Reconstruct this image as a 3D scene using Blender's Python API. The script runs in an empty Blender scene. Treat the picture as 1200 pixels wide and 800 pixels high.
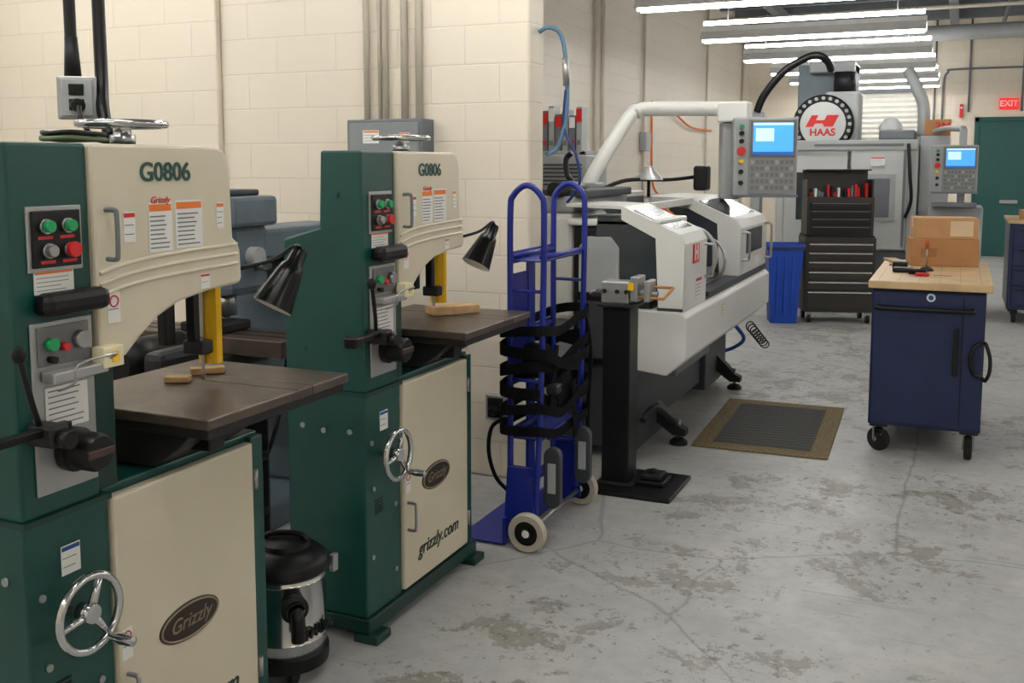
import bpy, bmesh, math, random
from mathutils import Vector, Matrix, Euler
random.seed(4)
sc=bpy.context.scene
try:
    sc.view_settings.view_transform='Standard'
    sc.view_settings.look='None'
except Exception: pass

# ---------------------------------------------------------------- materials
def lin(c):
    return tuple((x/255/12.92) if x/255<=0.04045 else ((x/255+0.055)/1.055)**2.4 for x in c)
_m={}
def M(name,rgb,rough=0.5,metal=0.0,var=0.06,scale=9,bump=0.0,emit=0,spec=0.5):
    if name in _m: return _m[name]
    m=bpy.data.materials.new(name); m.use_nodes=True
    nt=m.node_tree; b=nt.nodes['Principled BSDF']
    c=lin(rgb)
    tc=nt.nodes.new('ShaderNodeTexCoord'); nz=nt.nodes.new('ShaderNodeTexNoise')
    nz.inputs['Scale'].default_value=scale; nz.inputs['Detail'].default_value=5
    nt.links.new(tc.outputs['Object'],nz.inputs['Vector'])
    r=nt.nodes.new('ShaderNodeValToRGB')
    r.color_ramp.elements[0].position=0.3; r.color_ramp.elements[1].position=0.7
    r.color_ramp.elements[0].color=tuple(x*(1-var) for x in c)+(1,)
    r.color_ramp.elements[1].color=tuple(min(1,x*(1+var)) for x in c)+(1,)
    nt.links.new(nz.outputs['Fac'],r.inputs['Fac'])
    nt.links.new(r.outputs['Color'],b.inputs['Base Color'])
    b.inputs['Roughness'].default_value=rough; b.inputs['Metallic'].default_value=metal
    b.inputs['Specular IOR Level'].default_value=spec
    if bump:
        bp=nt.nodes.new('ShaderNodeBump'); bp.inputs['Strength'].default_value=bump; bp.inputs['Distance'].default_value=0.01
        n2=nt.nodes.new('ShaderNodeTexNoise'); n2.inputs['Scale'].default_value=scale*6
        nt.links.new(tc.outputs['Object'],n2.inputs['Vector'])
        nt.links.new(n2.outputs['Fac'],bp.inputs['Height']); nt.links.new(bp.outputs['Normal'],b.inputs['Normal'])
    if emit:
        b.inputs['Emission Color'].default_value=c+(1,); b.inputs['Emission Strength'].default_value=emit
    _m[name]=m; return m

GREEN=M('green_enamel',(10,68,62),0.36,0,0.12,6)
DGREEN=M('dark_green_enamel',(8,50,45),0.45)
CREAM=M('cream_enamel',(206,197,175),0.4,0,0.03,4)
BLACK=M('black_plastic',(12,12,14),0.4,spec=.35)
LAMPB=M('lamp_black',(9,9,10),0.25,0,0.05,spec=.3)
DARK=M('dark_steel',(32,32,34),0.5,0.3)
STEEL=M('steel',(170,170,172),0.28,0.9)
SILVER=M('brushed_silver',(168,168,168),0.35,0.6)
CHROME=M('polished_aluminium',(200,200,202),0.18,1.0)
RED=M('red',(200,28,30),0.4)
YEL=M('safety_yellow',(236,184,10),0.4)
BTNG=M('button_green',(20,150,90),0.3)
PAPER=M('label_white',(224,223,220),0.6,0,0.02)
ORANGE=M('label_orange',(232,120,40),0.6)
GREY=M('label_grey',(110,110,112),0.6)
LBLUE=M('label_blue',(30,70,150),0.5)
TABLE=M('cast_iron_table',(86,74,66),0.36,0.4,0.25,10,0.1)
TEDGE=M('cast_iron_edge',(32,30,30),0.5,0.3)
WOODC=M('scrap_wood',(186,152,108),0.7,0,0.2,20)
BADGE=M('bronze_badge',(64,54,48),0.4,0.5)
BRTXT=M('badge_text',(150,135,115),0.4,0.5)
OFFW=M('machine_white',(214,214,210),0.38,0,0.02,4)
MACH=M('machining_centre_grey',(188,190,188),0.42,0,0.05,4)
LGREY=M('machine_light_grey',(160,163,164),0.45,0,0.04)
MGREY=M('machine_grey',(106,111,116),0.5)
DGREY=M('machine_dark_grey',(54,58,64),0.5)
INTER=M('machine_interior',(70,72,74),0.5)
NAVY=M('navy_enamel',(15,33,74),0.4,0,0.08,5)
TBLUE=M('truck_blue',(20,38,136),0.35,0,0.08)
RUB=M('rubber',(22,21,21),0.8)
TYRE=M('tyre_cream',(178,172,156),0.7)
BINB=M('bin_blue',(10,66,170),0.45)
CARD=M('cardboard',(172,124,82),0.85,0,0.08)
TAPE=M('packing_tape',(206,186,150),0.4)
GLASS=M('smoked_window',(56,62,66),0.12)
SCREEN=M('screen_blue',(70,160,235),0.4,0,0.05,3,emit=0.75)
SCREENW=M('screen_white',(190,225,250),0.4,emit=0.7)
MILL=M('mill_blue_grey',(88,104,116),0.45,0,0.12)
CHEST=M('chest_brown_black',(38,33,30),0.4)
CONDUIT=M('conduit_paint',(206,198,182),0.5)
ORCORD=M('orange_cord',(225,110,30),0.5)
HOSEB=M('hose_bluegrey',(90,125,150),0.5)
STRAP=M('webbing_black',(15,15,19),0.95,spec=.15)
TUBE=M('fluorescent_tube',(252,251,248),0.5,0,0,emit=19.5)
FIXT=M('fixture_white',(225,225,222),0.5)
TEAL=M('door_teal',(12,74,70),0.5)
EXITM=M('exit_red',(230,30,30),0.5,emit=0.9)

# ---------------------------------------------------------------- builder
class Obj:
    def __init__(s,name,loc=(0,0,0),rot=0,world=True):
        e=bpy.data.objects.new(name,None); e.empty_display_size=0.1
        sc.collection.objects.link(e); e.location=loc; e.rotation_euler=(0,0,rot)
        s.e=e; s.off=Vector(loc) if world else Vector((0,0,0))
    def add(s,name,verts,faces,mats,bevel=0,smooth=None,loc=(0,0,0),rot=None,fm=None,seg=2):
        me=bpy.data.meshes.new(name); me.from_pydata([tuple(v) for v in verts],[],faces)
        if not isinstance(mats,(list,tuple)): mats=[mats]
        for m in mats: me.materials.append(m)
        if fm:
            for p,i in zip(me.polygons,fm): p.material_index=i
        if smooth:
            for p in me.polygons:
                if smooth is True or len(p.vertices)==4: p.use_smooth=True
        bm=bmesh.new(); bm.from_mesh(me); bmesh.ops.recalc_face_normals(bm,faces=bm.faces); bm.to_mesh(me); bm.free()
        o=bpy.data.objects.new(name,me); sc.collection.objects.link(o)
        o.parent=s.e; o.location=Vector(loc)-s.off
        if rot: o.rotation_euler=rot
        if bevel:
            b=o.modifiers.new('bev','BEVEL'); b.width=bevel; b.segments=seg; b.limit_method='ANGLE'; b.angle_limit=0.6
        return o
    def box(s,name,x,y,z,mat,bevel=0.0,rot=None):
        c=((x[0]+x[1])/2,(y[0]+y[1])/2,(z[0]+z[1])/2)
        h=(abs(x[1]-x[0])/2,abs(y[1]-y[0])/2,abs(z[1]-z[0])/2)
        v=[(i*h[0],j*h[1],k*h[2]) for i in(-1,1) for j in(-1,1) for k in(-1,1)]
        f=[(0,1,3,2),(4,6,7,5),(0,4,5,1),(2,3,7,6),(0,2,6,4),(1,5,7,3)]
        return s.add(name,v,f,mat,bevel,None,c,rot)
    def prism(s,name,axis,pts,a,b,mat,bevel=0.0):
        n=len(pts); v=[]
        for t in(a,b):
            for p in pts:
                v.append({'x':(t,p[0],p[1]),'y':(p[0],t,p[1]),'z':(p[0],p[1],t)}[axis])
        f=[tuple(range(n)),tuple(range(2*n-1,n-1,-1))]+[(i,(i+1)%n,n+(i+1)%n,n+i) for i in range(n)]
        return s.add(name,v,f,mat,bevel)
    def cyl(s,name,p1,p2,r1,mat,r2=None,n=28,bevel=0,caps=True):
        p1=Vector(p1);p2=Vector(p2); r2=r1 if r2 is None else r2
        d=(p2-p1).normalized(); u=d.orthogonal().normalized(); w=d.cross(u)
        v=[]
        for p,r in((p1,r1),(p2,r2)):
            for i in range(n):
                a=2*math.pi*i/n; v.append(p+(u*math.cos(a)+w*math.sin(a))*r)
        f=[(i,(i+1)%n,n+(i+1)%n,n+i) for i in range(n)]
        if caps: f+=[tuple(range(n)),tuple(range(n,2*n))]
        return s.add(name,v,f,mat,bevel,'q')
    def lathe(s,name,prof,c,mat,axis=(0,0,1),n=36,mats=None,fm=None):
        c=Vector(c); d=Vector(axis).normalized(); u=d.orthogonal().normalized(); w=d.cross(u)
        v=[];f=[];fi=[]
        for r,h in prof:
            for i in range(n):
                a=2*math.pi*i/n; v.append(c+d*h+(u*math.cos(a)+w*math.sin(a))*max(r,1e-4))
        for k in range(len(prof)-1):
            for i in range(n):
                f.append((k*n+i,k*n+(i+1)%n,(k+1)*n+(i+1)%n,(k+1)*n+i)); fi.append(fm[k] if fm else 0)
        o=s.add(name,v,f,mats or mat,0,True,fm=fi)
        es=o.modifiers.new('es','EDGE_SPLIT'); es.split_angle=0.7
        return o
    def tube(s,name,pts,r,mat,closed=False,n=10,sm=6):
        P=[Vector(p) for p in pts]; Q=[]
        L=len(P)
        rng=L if closed else L-1
        if sm>1 and L>2:
            for i in range(rng):
                if closed: a,b,c,d=P[i-1],P[i],P[(i+1)%L],P[(i+2)%L]
                else: a,b,c,d=P[max(i-1,0)],P[i],P[i+1],P[min(i+2,L-1)]
                for k in range(sm):
                    t=k/sm
                    Q.append(0.5*((2*b)+(c-a)*t+(2*a-5*b+4*c-d)*t*t+(3*b-a-3*c+d)*t**3))
            if not closed: Q.append(P[-1])
        else: Q=P
        N=len(Q); v=[];f=[]; u=None
        for i,q in enumerate(Q):
            if closed: t=(Q[(i+1)%N]-Q[i-1])
            else: t=(Q[min(i+1,N-1)]-Q[max(i-1,0)])
            if t.length<1e-9: t=Vector((0,0,1))
            t.normalize()
            if u is None: u=t.orthogonal().normalized()
            u=(u-t*u.dot(t)); 
            if u.length<1e-6: u=t.orthogonal()
            u.normalize(); w=t.cross(u)
            for k in range(n):
                a=2*math.pi*k/n; v.append(q+(u*math.cos(a)+w*math.sin(a))*r)
        for i in range(N if closed else N-1):
            j=(i+1)%N
            for k in range(n): f.append((i*n+k,i*n+(k+1)%n,j*n+(k+1)%n,j*n+k))
        if not closed: f+= [tuple(range(n)),tuple(range((N-1)*n,N*n))]
        return s.add(name,v,f,mat,0,'q')
    def ring(s,name,c,R,r,mat,axis=(1,0,0),n=8,seg=32,sx=1,sy=1):
        d=Vector(axis).normalized(); u=d.orthogonal().normalized()
        if abs(d.x)>0.9: u=Vector((0,1,0))
        w=d.cross(u); c=Vector(c)
        return s.tube(name,[c+(u*math.cos(2*math.pi*i/seg)*sx+w*math.sin(2*math.pi*i/seg)*sy)*R for i in range(seg)],r,mat,True,n,1)
    def text(s,name,txt,loc,size,face,mat,ext=0.001,shear=0,align='CENTER',bold=0):
        cu=bpy.data.curves.new(name,'FONT'); cu.body=txt; cu.size=size; cu.extrude=ext; cu.align_x=align; cu.align_y='CENTER'; cu.shear=shear; cu.offset=bold
        t=bpy.data.objects.new('tmp',cu); sc.collection.objects.link(t)
        dg=bpy.context.evaluated_depsgraph_get(); me=bpy.data.meshes.new_from_object(t.evaluated_get(dg))
        bpy.data.objects.remove(t)
        me.materials.clear(); me.materials.append(mat)
        o=bpy.data.objects.new(name,me); sc.collection.objects.link(o); o.parent=s.e
        o.location=Vector(loc)-s.off
        o.rotation_euler=(math.pi/2,0,math.pi/2 if face=='x' else 0)
        return o
    def label(s,name,face,c,w,h,header=None,lines=4,base=None):
        vs=[];fs=[];fm=[]
        def bx(cx,cy,hw,hh,d,mi):
            n0=len(vs)
            for i in(-1,1):
                for j in(-1,1):
                    for k in(0,1):
                        a=cx+i*hw; b=cy+j*hh; e=d*k
                        vs.append((e,a,b) if face=='x' else (a,-e,b))
            for q in [(0,1,3,2),(4,6,7,5),(0,4,5,1),(2,3,7,6),(0,2,6,4),(1,5,7,3)]:
                fs.append(tuple(n0+t for t in q)); fm.append(mi)
        bx(0,0,w/2,h/2,0.0015,0)
        top=h/2
        if header:
            bx(0,h/2-h*0.11,w/2*0.94,h*0.07,0.002,1); top=h/2-h*0.22
        for i in range(lines):
            yy=top-(i+0.7)*(top+h/2)/(lines+0.6)
            ww=w*0.42*random.uniform(0.7,1)
            bx(-w*0.44+ww,yy,ww,h*0.014,0.002,2)
        return s.add(name,vs,fs,[base or PAPER,header or GREY,GREY],0,None,c,fm=fm)
    def handle(s,name,p1,p2,out,r,mat):
        p1=Vector(p1);p2=Vector(p2);o=Vector(out)
        return s.tube(name,[p1,p1+o*0.8,p1+o+(p2-p1)*0.12,p2+o+(p1-p2)*0.12,p2+o*0.8,p2],r,mat,False,8,5)

# ---------------------------------------------------------------- surfaces
def nodes(m):
    m.use_nodes=True; nt=m.node_tree; return nt,nt.nodes['Principled BSDF']
def wallmat(name,ax,rgb):
    m=bpy.data.materials.new(name); nt,b=nodes(m); N=nt.nodes.new; L=nt.links.new
    tc=N('ShaderNodeTexCoord'); sp=N('ShaderNodeSeparateXYZ'); cb=N('ShaderNodeCombineXYZ')
    L(tc.outputs['Object'],sp.inputs[0]); L(sp.outputs[ax],cb.inputs[0]); L(sp.outputs['Z'],cb.inputs[1])
    br=N('ShaderNodeTexBrick'); br.inputs['Scale'].default_value=1; br.inputs['Brick Width'].default_value=0.406; br.inputs['Row Height'].default_value=0.203
    br.inputs['Mortar Size'].default_value=0.006; br.inputs['Mortar Smooth'].default_value=0.8
    L(cb.outputs[0],br.inputs['Vector'])
    c=lin(rgb)
    br.inputs['Color1'].default_value=c+(1,); br.inputs['Color2'].default_value=tuple(x*0.98 for x in c)+(1,)
    br.inputs['Mortar'].default_value=tuple(x*0.90 for x in c)+(1,)
    nz=N('ShaderNodeTexNoise'); nz.inputs['Scale'].default_value=60; L(tc.outputs['Object'],nz.inputs['Vector'])
    mx=N('ShaderNodeMath'); mx.operation='MULTIPLY_ADD'; mx.inputs[1].default_value=-0.8; L(br.outputs['Fac'],mx.inputs[0]); 
    m2=N('ShaderNodeMath'); m2.operation='MULTIPLY'; m2.inputs[1].default_value=0.25; L(nz.outputs['Fac'],m2.inputs[0]); L(m2.outputs[0],mx.inputs[2])
    bp=N('ShaderNodeBump'); bp.inputs['Strength'].default_value=0.4; bp.inputs['Distance'].default_value=0.005; L(mx.outputs[0],bp.inputs['Height'])
    L(bp.outputs['Normal'],b.inputs['Normal']); L(br.outputs['Color'],b.inputs['Base Color']); b.inputs['Roughness'].default_value=0.55
    return m
WX=wallmat('painted_block_x','X',(218,208,191)); WY=wallmat('painted_block_y','Y',(214,206,192))
def floormat():
    m=bpy.data.materials.new('worn_painted_concrete'); nt,b=nodes(m); N=nt.nodes.new; L=nt.links.new
    tc=N('ShaderNodeTexCoord')
    def noise(s,d=6,r=0.6,dist=0,vec=None):
        n=N('ShaderNodeTexNoise'); n.inputs['Scale'].default_value=s; n.inputs['Detail'].default_value=d; n.inputs['Roughness'].default_value=r; n.inputs['Distortion'].default_value=dist
        L(vec or tc.outputs['Object'],n.inputs['Vector']); return n.outputs['Fac']
    def ramp(inp,a,bb,ca=(0,0,0,1),cb=(1,1,1,1)):
        r=N('ShaderNodeValToRGB'); r.color_ramp.elements[0].position=a; r.color_ramp.elements[1].position=bb
        r.color_ramp.elements[0].color=ca; r.color_ramp.elements[1].color=cb; L(inp,r.inputs['Fac']); return r.outputs['Color']
    def mix(f,a,c):
        x=N('ShaderNodeMix'); x.data_type='RGBA'; L(f,x.inputs['Factor'])
        for k,s in((6,a),(7,c)):
            if isinstance(s,tuple): x.inputs[k].default_value=s
            else: L(s,x.inputs[k])
        return x.outputs[2]
    def op(o_,a,c):
        x=N('ShaderNodeMath'); x.operation=o_
        for k,s in((0,a),(1,c)):
            if isinstance(s,(float,int)): x.inputs[k].default_value=s
            else: L(s,x.inputs[k])
        return x.outputs[0]
    mul=lambda a,c: op('MULTIPLY',a,c)
    base=ramp(noise(1.3,4),0.3,0.7,lin((164,165,164))+(1,),lin((186,186,183))+(1,))
    base=mix(mul(ramp(noise(14,6),0.42,0.75),0.4),base,lin((142,141,138))+(1,))
    base=mix(mul(ramp(noise(3.1,8,.7),0.5,0.7),0.4),base,lin((146,144,139))+(1,))
    zone=None
    for x,y,r in((-1.05,4.0,.55),(-1.35,3.35,.45),(-.9,8.0,1.4),(-.75,5.3,.6),(-.3,4.5,.6),(-.6,3.2,.5),(-1.5,2.7,.4),(.6,7.0,.9),(-.3,9.6,1.4),(-1.0,10.5,1.2),(.1,5.5,.6),(-1.1,4.8,.4),(-.9,2.6,.4)):
        vm=N('ShaderNodeVectorMath'); vm.operation='DISTANCE'; L(tc.outputs['Object'],vm.inputs[0]); vm.inputs[1].default_value=(x,y,0)
        d=op('SUBTRACT',1.0,op('DIVIDE',vm.outputs['Value'],r)); d=op('MAXIMUM',d,0.0)
        zone=d if zone is None else op('MAXIMUM',zone,d)
    zz=op('MINIMUM',zone,0.6)
    n1=op('ADD',noise(4.5,10,0.78,0.25),mul(zz,0.13))
    p=ramp(n1,0.595,0.61)
    base=mix(mul(p,0.8),base,ramp(noise(9,6),0.35,0.7,lin((118,113,102))+(1,),lin((148,143,133))+(1,)))
    n2=op('ADD',noise(19,7,0.7),mul(zz,0.11))
    sp=ramp(n2,0.635,0.665)
    base=mix(mul(sp,0.75),base,lin((108,103,94))+(1,))
    n3=op('ADD',noise(48,5,0.7),mul(zz,0.06))
    base=mix(mul(ramp(n3,0.66,0.69),0.6),base,lin((104,100,92))+(1,))
    for ang,sd,st in((0.5,0,.4),(-0.7,5,.4),(1.4,9,.35),(0.1,3,.3)):
        mp=N('ShaderNodeMapping'); mp.inputs['Rotation'].default_value=(0,0,ang); mp.inputs['Scale'].default_value=(1.0,30,1); mp.inputs['Location'].default_value=(sd,sd,0)
        L(tc.outputs['Object'],mp.inputs['Vector'])
        s_=mul(ramp(noise(1.1,3,.5,0.3,mp.outputs[0]),0.67,0.70),ramp(noise(1.7,2),.45,.6))
        base=mix(mul(s_,st),base,lin((114,110,102))+(1,))
    vo=N('ShaderNodeTexVoronoi'); vo.feature='DISTANCE_TO_EDGE'; vo.inputs['Scale'].default_value=0.42
    dn=N('ShaderNodeTexNoise'); dn.inputs['Scale'].default_value=2.2; dn.inputs['Detail'].default_value=6; L(tc.outputs['Object'],dn.inputs['Vector'])
    vm=N('ShaderNodeMix'); vm.data_type='VECTOR'; vm.inputs['Factor'].default_value=0.12; L(tc.outputs['Object'],vm.inputs[4]); L(dn.outputs['Color'],vm.inputs[5]); L(vm.outputs[1],vo.inputs['Vector'])
    ck=ramp(vo.outputs['Distance'],0.0,0.0025,(1,1,1,1),(0,0,0,1))
    base=mix(mul(ck,0.5),base,lin((108,104,96))+(1,))
    L(base,b.inputs['Base Color'])
    rr=ramp(noise(5,5),0.3,0.8,(0.36,)*3+(1,),(0.62,)*3+(1,)); L(rr,b.inputs['Roughness'])
    b.inputs['Specular IOR Level'].default_value=.4
    bp=N('ShaderNodeBump'); bp.inputs['Strength'].default_value=0.2; bp.inputs['Distance'].default_value=0.004; bp.invert=True; L(p,bp.inputs['Height']); L(bp.outputs['Normal'],b.inputs['Normal'])
    return m
FLOOR=floormat()
CEIL=M('ceiling_deck',(112,110,106),0.8)
def slab(name,x,y,z,mat,bevel=0):
    me=bpy.data.meshes.new(name)
    v=[(i,j,k) for i in x for j in y for k in z]
    me.from_pydata(v,[],[(0,1,3,2),(4,6,7,5),(0,4,5,1),(2,3,7,6),(0,2,6,4),(1,5,7,3)])
    me.materials.append(mat)
    bm=bmesh.new(); bm.from_mesh(me); bmesh.ops.recalc_face_normals(bm,faces=bm.faces); bm.to_mesh(me); bm.free()
    o=bpy.data.objects.new(name,me); sc.collection.objects.link(o)
    if bevel:
        b=o.modifiers.new('b','BEVEL'); b.width=bevel; b.segments=4
    return o
H=4.7
slab('floor',(-6.7,5.2),(-3.2,21.2),(-0.1,0),FLOOR)
slab('ceiling',(-6.7,5.2),(-3.2,21.2),(H,H+0.1),CEIL)
slab('wall_back',(-4.2,5.2),(21.0,21.2),(0,H),WX)
slab('wall_partition',(-6.7,-2.06),(4.88,5.08),(0,H),WX,0.02)
slab('wall_left_rear',(-4.2,-4.0),(5.08,21.0),(0,H),WY)
slab('wall_left_front',(-6.7,-6.5),(-3.2,4.88),(0,H),WY)
slab('wall_right',(5.0,5.2),(-3.2,21.0),(0,H),WY)
slab('wall_front',(-6.5,5.0),(-3.2,-3.0),(0,H),WX)

bm_=Obj('roof_joists',(0,12,H))
for i in range(12):
    y=6+i*1.35
    bm_.box('joist',(-4,5),(y-0.05,y+0.05),(H-0.28,H-0.0),MGREY)
for x in(-3.0,-0.2,2.4):
    bm_.box('girder',(x-0.07,x+0.07),(5.2,20.9),(H-0.42,H-0.28),MGREY)
bm_.cyl('duct',(-3.6,19.0,3.95),(4.8,19.0,3.95),0.13,LGREY)
bm_.cyl('sprinkler_pipe',(-3.9,17.0,4.1),(4.9,17.0,4.1),0.03,CONDUIT)
bm_.cyl('sprinkler_pipe_branch',(0.6,5.2,4.2),(0.6,20.9,4.2),0.03,MGREY)

def fixture(x,y,z=3.15):
    o=Obj('ceiling_light_fixture',(x,y,z))
    x0,x1=x-1.22,x+1.22
    o.prism('reflector_hood','x',[(y-0.13,z+0.0),(y-0.05,z+0.10),(y+0.05,z+0.10),(y+0.13,z+0.0),(y+0.12,z+0.0),(y+0.045,z+0.085),(y-0.045,z+0.085),(y-0.12,z+0.0)],x0,x1,FIXT)
    o.cyl('tube_1',(x0+.02,y-0.06,z),(x1-.02,y-0.06,z),0.022,TUBE,n=10)
    o.cyl('tube_2',(x0+.02,y+0.06,z),(x1-.02,y+0.06,z),0.022,TUBE,n=10)
    o.box('channel',(x0,x1),(y-0.05,y+0.05),(z+0.10,z+0.15),FIXT)
    o.cyl('upper_glow_bar',(x0+.02,y,z+0.20),(x1-.02,y,z+0.20),0.025,TUBE,n=10)  # added glowing bar, gives the hood's top edge its bright line
    for xx in(x0+0.3,x1-0.3): o.cyl('hanger',(xx,y,z+0.15),(xx,y,H),0.006,MGREY,n=6)
for y in(9.3,11.9,14.4,16.6,18.6,20.2): fixture(-1.61,y)
for y in(-1.2,1.4,4.0,6.7): fixture(-1.61,y)
for y in(-1.2,1.4,4.0,6.7,9.3,11.9,14.4,16.6,18.6): fixture(3.2,y)
for y in(-1.2,1.4,3.6): fixture(-4.8,y)  # last one is out of view, added to brighten the upper left wall

# ---------------------------------------------------------------- bandsaw
def handwheel(o,c,axis,R,mat,grip=True):
    c=Vector(c); d=Vector(axis).normalized()
    o.ring('handwheel_rim',c,R,0.010,mat,axis)
    u=d.orthogonal().normalized(); 
    o.cyl('handwheel_hub',c-d*0.03,c+d*0.012,0.022,mat)
    for k in range(3):
        r=Matrix.Rotation(2*math.pi*k/3+0.4,3,d)@u
        o.cyl('handwheel_spoke',c,c+r*R,0.011,mat,0.008,n=10)
    o.cyl('handwheel_shaft',c-d*0.07,c,0.012,STEEL,n=12)
    if grip:
        r=Matrix.Rotation(0.4+4.1,3,d)@u
        p=c+r*R
        o.lathe('handwheel_grip',[(0.0,0),(0.008,0.0),(0.009,0.02),(0.014,0.045),(0.012,0.08),(0.0,0.085)],p,mat,axis,16)

def bandsaw(y0):
    o=Obj('bandsaw',(-1.87,y0,0),world=False)
    o.box('base_plinth',(-.35,.015),(-.01,.86),(.03,.085),DGREEN,.006)
    for x in(-.33,.0):
        for y in(.03,.82): o.box('foot',(x-.05,x+.05),(y-.05,y+.05),(.0,.032),DGREEN,.006)
    o.box('lower_column',(-.33,0),(0,.245),(.085,.90),GREEN,.006)
    o.box('lower_cabinet',(-.33,-.022),(.245,.845),(.085,.915),GREEN,.006)
    o.box('lower_door',(-.022,.012),(.25,.785),(.095,.895),CREAM,.008)
    o.box('door_edge',(-.024,.0),(.79,.845),(.09,.905),GREEN,.004)
    o.prism('upper_column','y',[(-.33,.905),(0,.905),(0,1.752),(-.165,1.752),(-.175,1.485),(-.33,1.44)],0,.225,GREEN,.008)
    o.box('column_lip',(-.33,.008),(-.004,.25),(.893,.907),DGREEN)
    o.box('throat_column',(-.30,-.02),(.22,.30),(.91,1.34),DGREEN,.004)
    cov=[(.225,1.752),(.655,1.752),(.69,1.742),(.71,1.715),(.716,1.68),(.722,1.50),(.742,1.485),(.752,1.46),(.755,1.385),(.745,1.368),(.62,1.362),(.50,1.345),(.42,1.315),(.36,1.275),(.31,1.235),(.225,1.215)]
    o.prism('head_housing','x',[(p[0]-.004 if p[0]>.3 else p[0],p[1]-.004) for p in cov],-.165,-.03,GREEN,.004)
    o.prism('head_cover','x',cov,-.03,.014,CREAM,.008)
    for i,z in enumerate((1.475,1.448,1.421)):
        o.tube('cover_rib',[(.014,.235,z-.03),(.014,.33,z-.012),(.014,.50,z),(.014,.735,z+.006)],.0055,CREAM,False,8,6)
    o.text('model_lettering','G0806',(.016,.465,1.682),.066,'x',GREEN,.0012,bold=.0011)
    o.handle('cover_handle',(.014,.262,1.595),(.014,.262,1.478),(.035,0,0),.006,MGREY)
    o.label('warning_label_1','x',(.0145,.44,1.545),.082,.125,ORANGE,8)
    o.label('warning_label_2','x',(.0145,.545,1.548),.10,.125,ORANGE,8)
    o.text('maker_mark','Grizzly',(.017,.44,1.613),.024,'x',RED,.0008,.3)
    o.label('warning_label_3','x',(.0145,.335,1.55),.038,.075,RED,2)
    o.label('warning_label_4','x',(.0145,.668,1.565),.028,.07,ORANGE,3)
    o.label('warning_label_5','x',(.0145,.60,1.39),.036,.04,RED,1)
    o.label('warning_label_6','x',(.0145,.275,1.36),.04,.075,PAPER,1)
    o.ring('prohibition_sign',(.0165,.275,1.375),.013,.002,RED,(1,0,0),6,20)
    o.cyl('tension_post',(-.09,.43,1.74),(-.09,.43,1.81),.016,STEEL)
    handwheel(o,(-.09,.43,1.805),(0,0,1),.105,CHROME,False)
    o.cyl('tension_hub',(-.09,.43,1.752),(-.09,.43,1.778),.032,STEEL)
    o.box('switch_plate',(0,.004),(.045,.198),(1.462,1.61),SILVER,.002)
    o.box('switch_panel',(.004,.010),(.055,.19),(1.472,1.60),BLACK,.003)
    for y,z,m in((.09,1.565,BTNG),(.15,1.565,BTNG),(.095,1.51,STEEL),(.155,1.51,RED)):
        o.cyl('button_collar',(.01,y,z),(.018,y,z),.017,STEEL); o.cyl('button',(.018,y,z),(.032,y,z),.0135 if m!=RED else .018,m,bevel=.002)
        o.box('button_legend',(.0095,.0108),(y-.02,y+.02),(z-.029,z-.022),RED)
    o.label('column_label','x',(.001,.115,1.44),.11,.055,ORANGE,4)
    o.box('column_black_bracket',(.0,.055),(.05,.235),(1.365,1.418),BLACK,.018)
    o.box('control_plate',(.0,.006),(.04,.215),(.955,1.35),SILVER,.003)
    o.box('control_panel',(.006,.010),(.055,.20),(1.25,1.34),GREY,.002)
    for y,z,m,r in((.085,1.30,BTNG,.014),(.12,1.29,RED,.009),(.17,1.30,STEEL,.02),(.085,1.265,BLACK,.008)):
        o.cyl('panel_knob',(.01,y,z),(.03,y,z),r,m)
    o.box('welder_vise',(.01,.05),(.06,.22),(1.215,1.24),SILVER,.004)
    o.box('welder_tip',(.015,.055),(.20,.262),(1.225,1.275),M('label_cream',(225,215,180),.6),.003)
    o.box('welder_tip_mark',(.055,.057),(.225,.245),(1.237,1.262),YEL)
    o.tube('welder_wire',[(.05,.07,1.20),(.09,.08,1.22),(.095,.09,1.26),(.09,.2,1.265),(.06,.215,1.25)],.003,STEEL)
    o.label('instruction_label','x',(.007,.13,1.15),.12,.10,None,7)
    o.lathe('variable_speed_knob',[(0,.09),(.038,.09),(.045,.08),(.045,.02),(.052,.018),(.052,0)],(.006,.14,1.045),BLACK,(1,0,0),28)
    o.box('knob_bar',(.09,.10),(.10,.18),(1.035,1.055),M('knob_copper',(60,36,30),.4),.003)
    o.box('red_mark',(.006,.009),(.05,.065),(1.07,1.09),RED)
    o.tube('lever_rod',[(.02,.05,1.10),(.05,.0,1.18),(.06,-.035,1.29)],.007,BLACK)
    o.lathe('lever_knob',[(0,-.02),(.012,-.015),(.017,0),(.012,.015),(0,.02)],(.06,-.037,1.30),BLACK,(0,0,1),14)
    o.box('rail_stub',(.03,.055),(-.15,.10),(1.105,1.125),BLACK,.003)
    o.box('rail_clamp_1',(.02,.075),(-.16,-.11),(1.095,1.135),BLACK,.008)
    o.box('rail_clamp_2',(.0,.08),(.02,.07),(1.08,1.13),DARK,.008)
    o.cyl('rail_knob',(.08,.045,1.10),(.11,.045,1.10),.02,BLACK)
    o.box('blade',(-.122,-.110),(.73,.7315),(1.03,1.37),STEEL)
    o.box('guide_post',(-.125,-.095),(.675,.70),(1.20,1.40),BLACK,.003)
    o.box('guide_block',(-.14,-.07),(.675,.725),(1.165,1.205),DARK,.006)
    o.box('rear_guide_column',(-.16,-.13),(.60,.64),(1.20,1.40),BLACK,.003)
    o.prism('blade_guard','z',[(-.135,.735),(-.095,.735),(-.075,.745),(-.075,.768),(-.083,.768),(-.085,.752),(-.1,.742),(-.135,.742)],1.13,1.35,YEL)
    T=.04
    o.box('table_top',(-.355,.215),(.365,.80),(1.012+T,1.04+T),TABLE,.004)
    o.box('table_extension',(-.355,.215),(.803,.985),(1.012+T,1.04+T),TABLE,.004)
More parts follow.
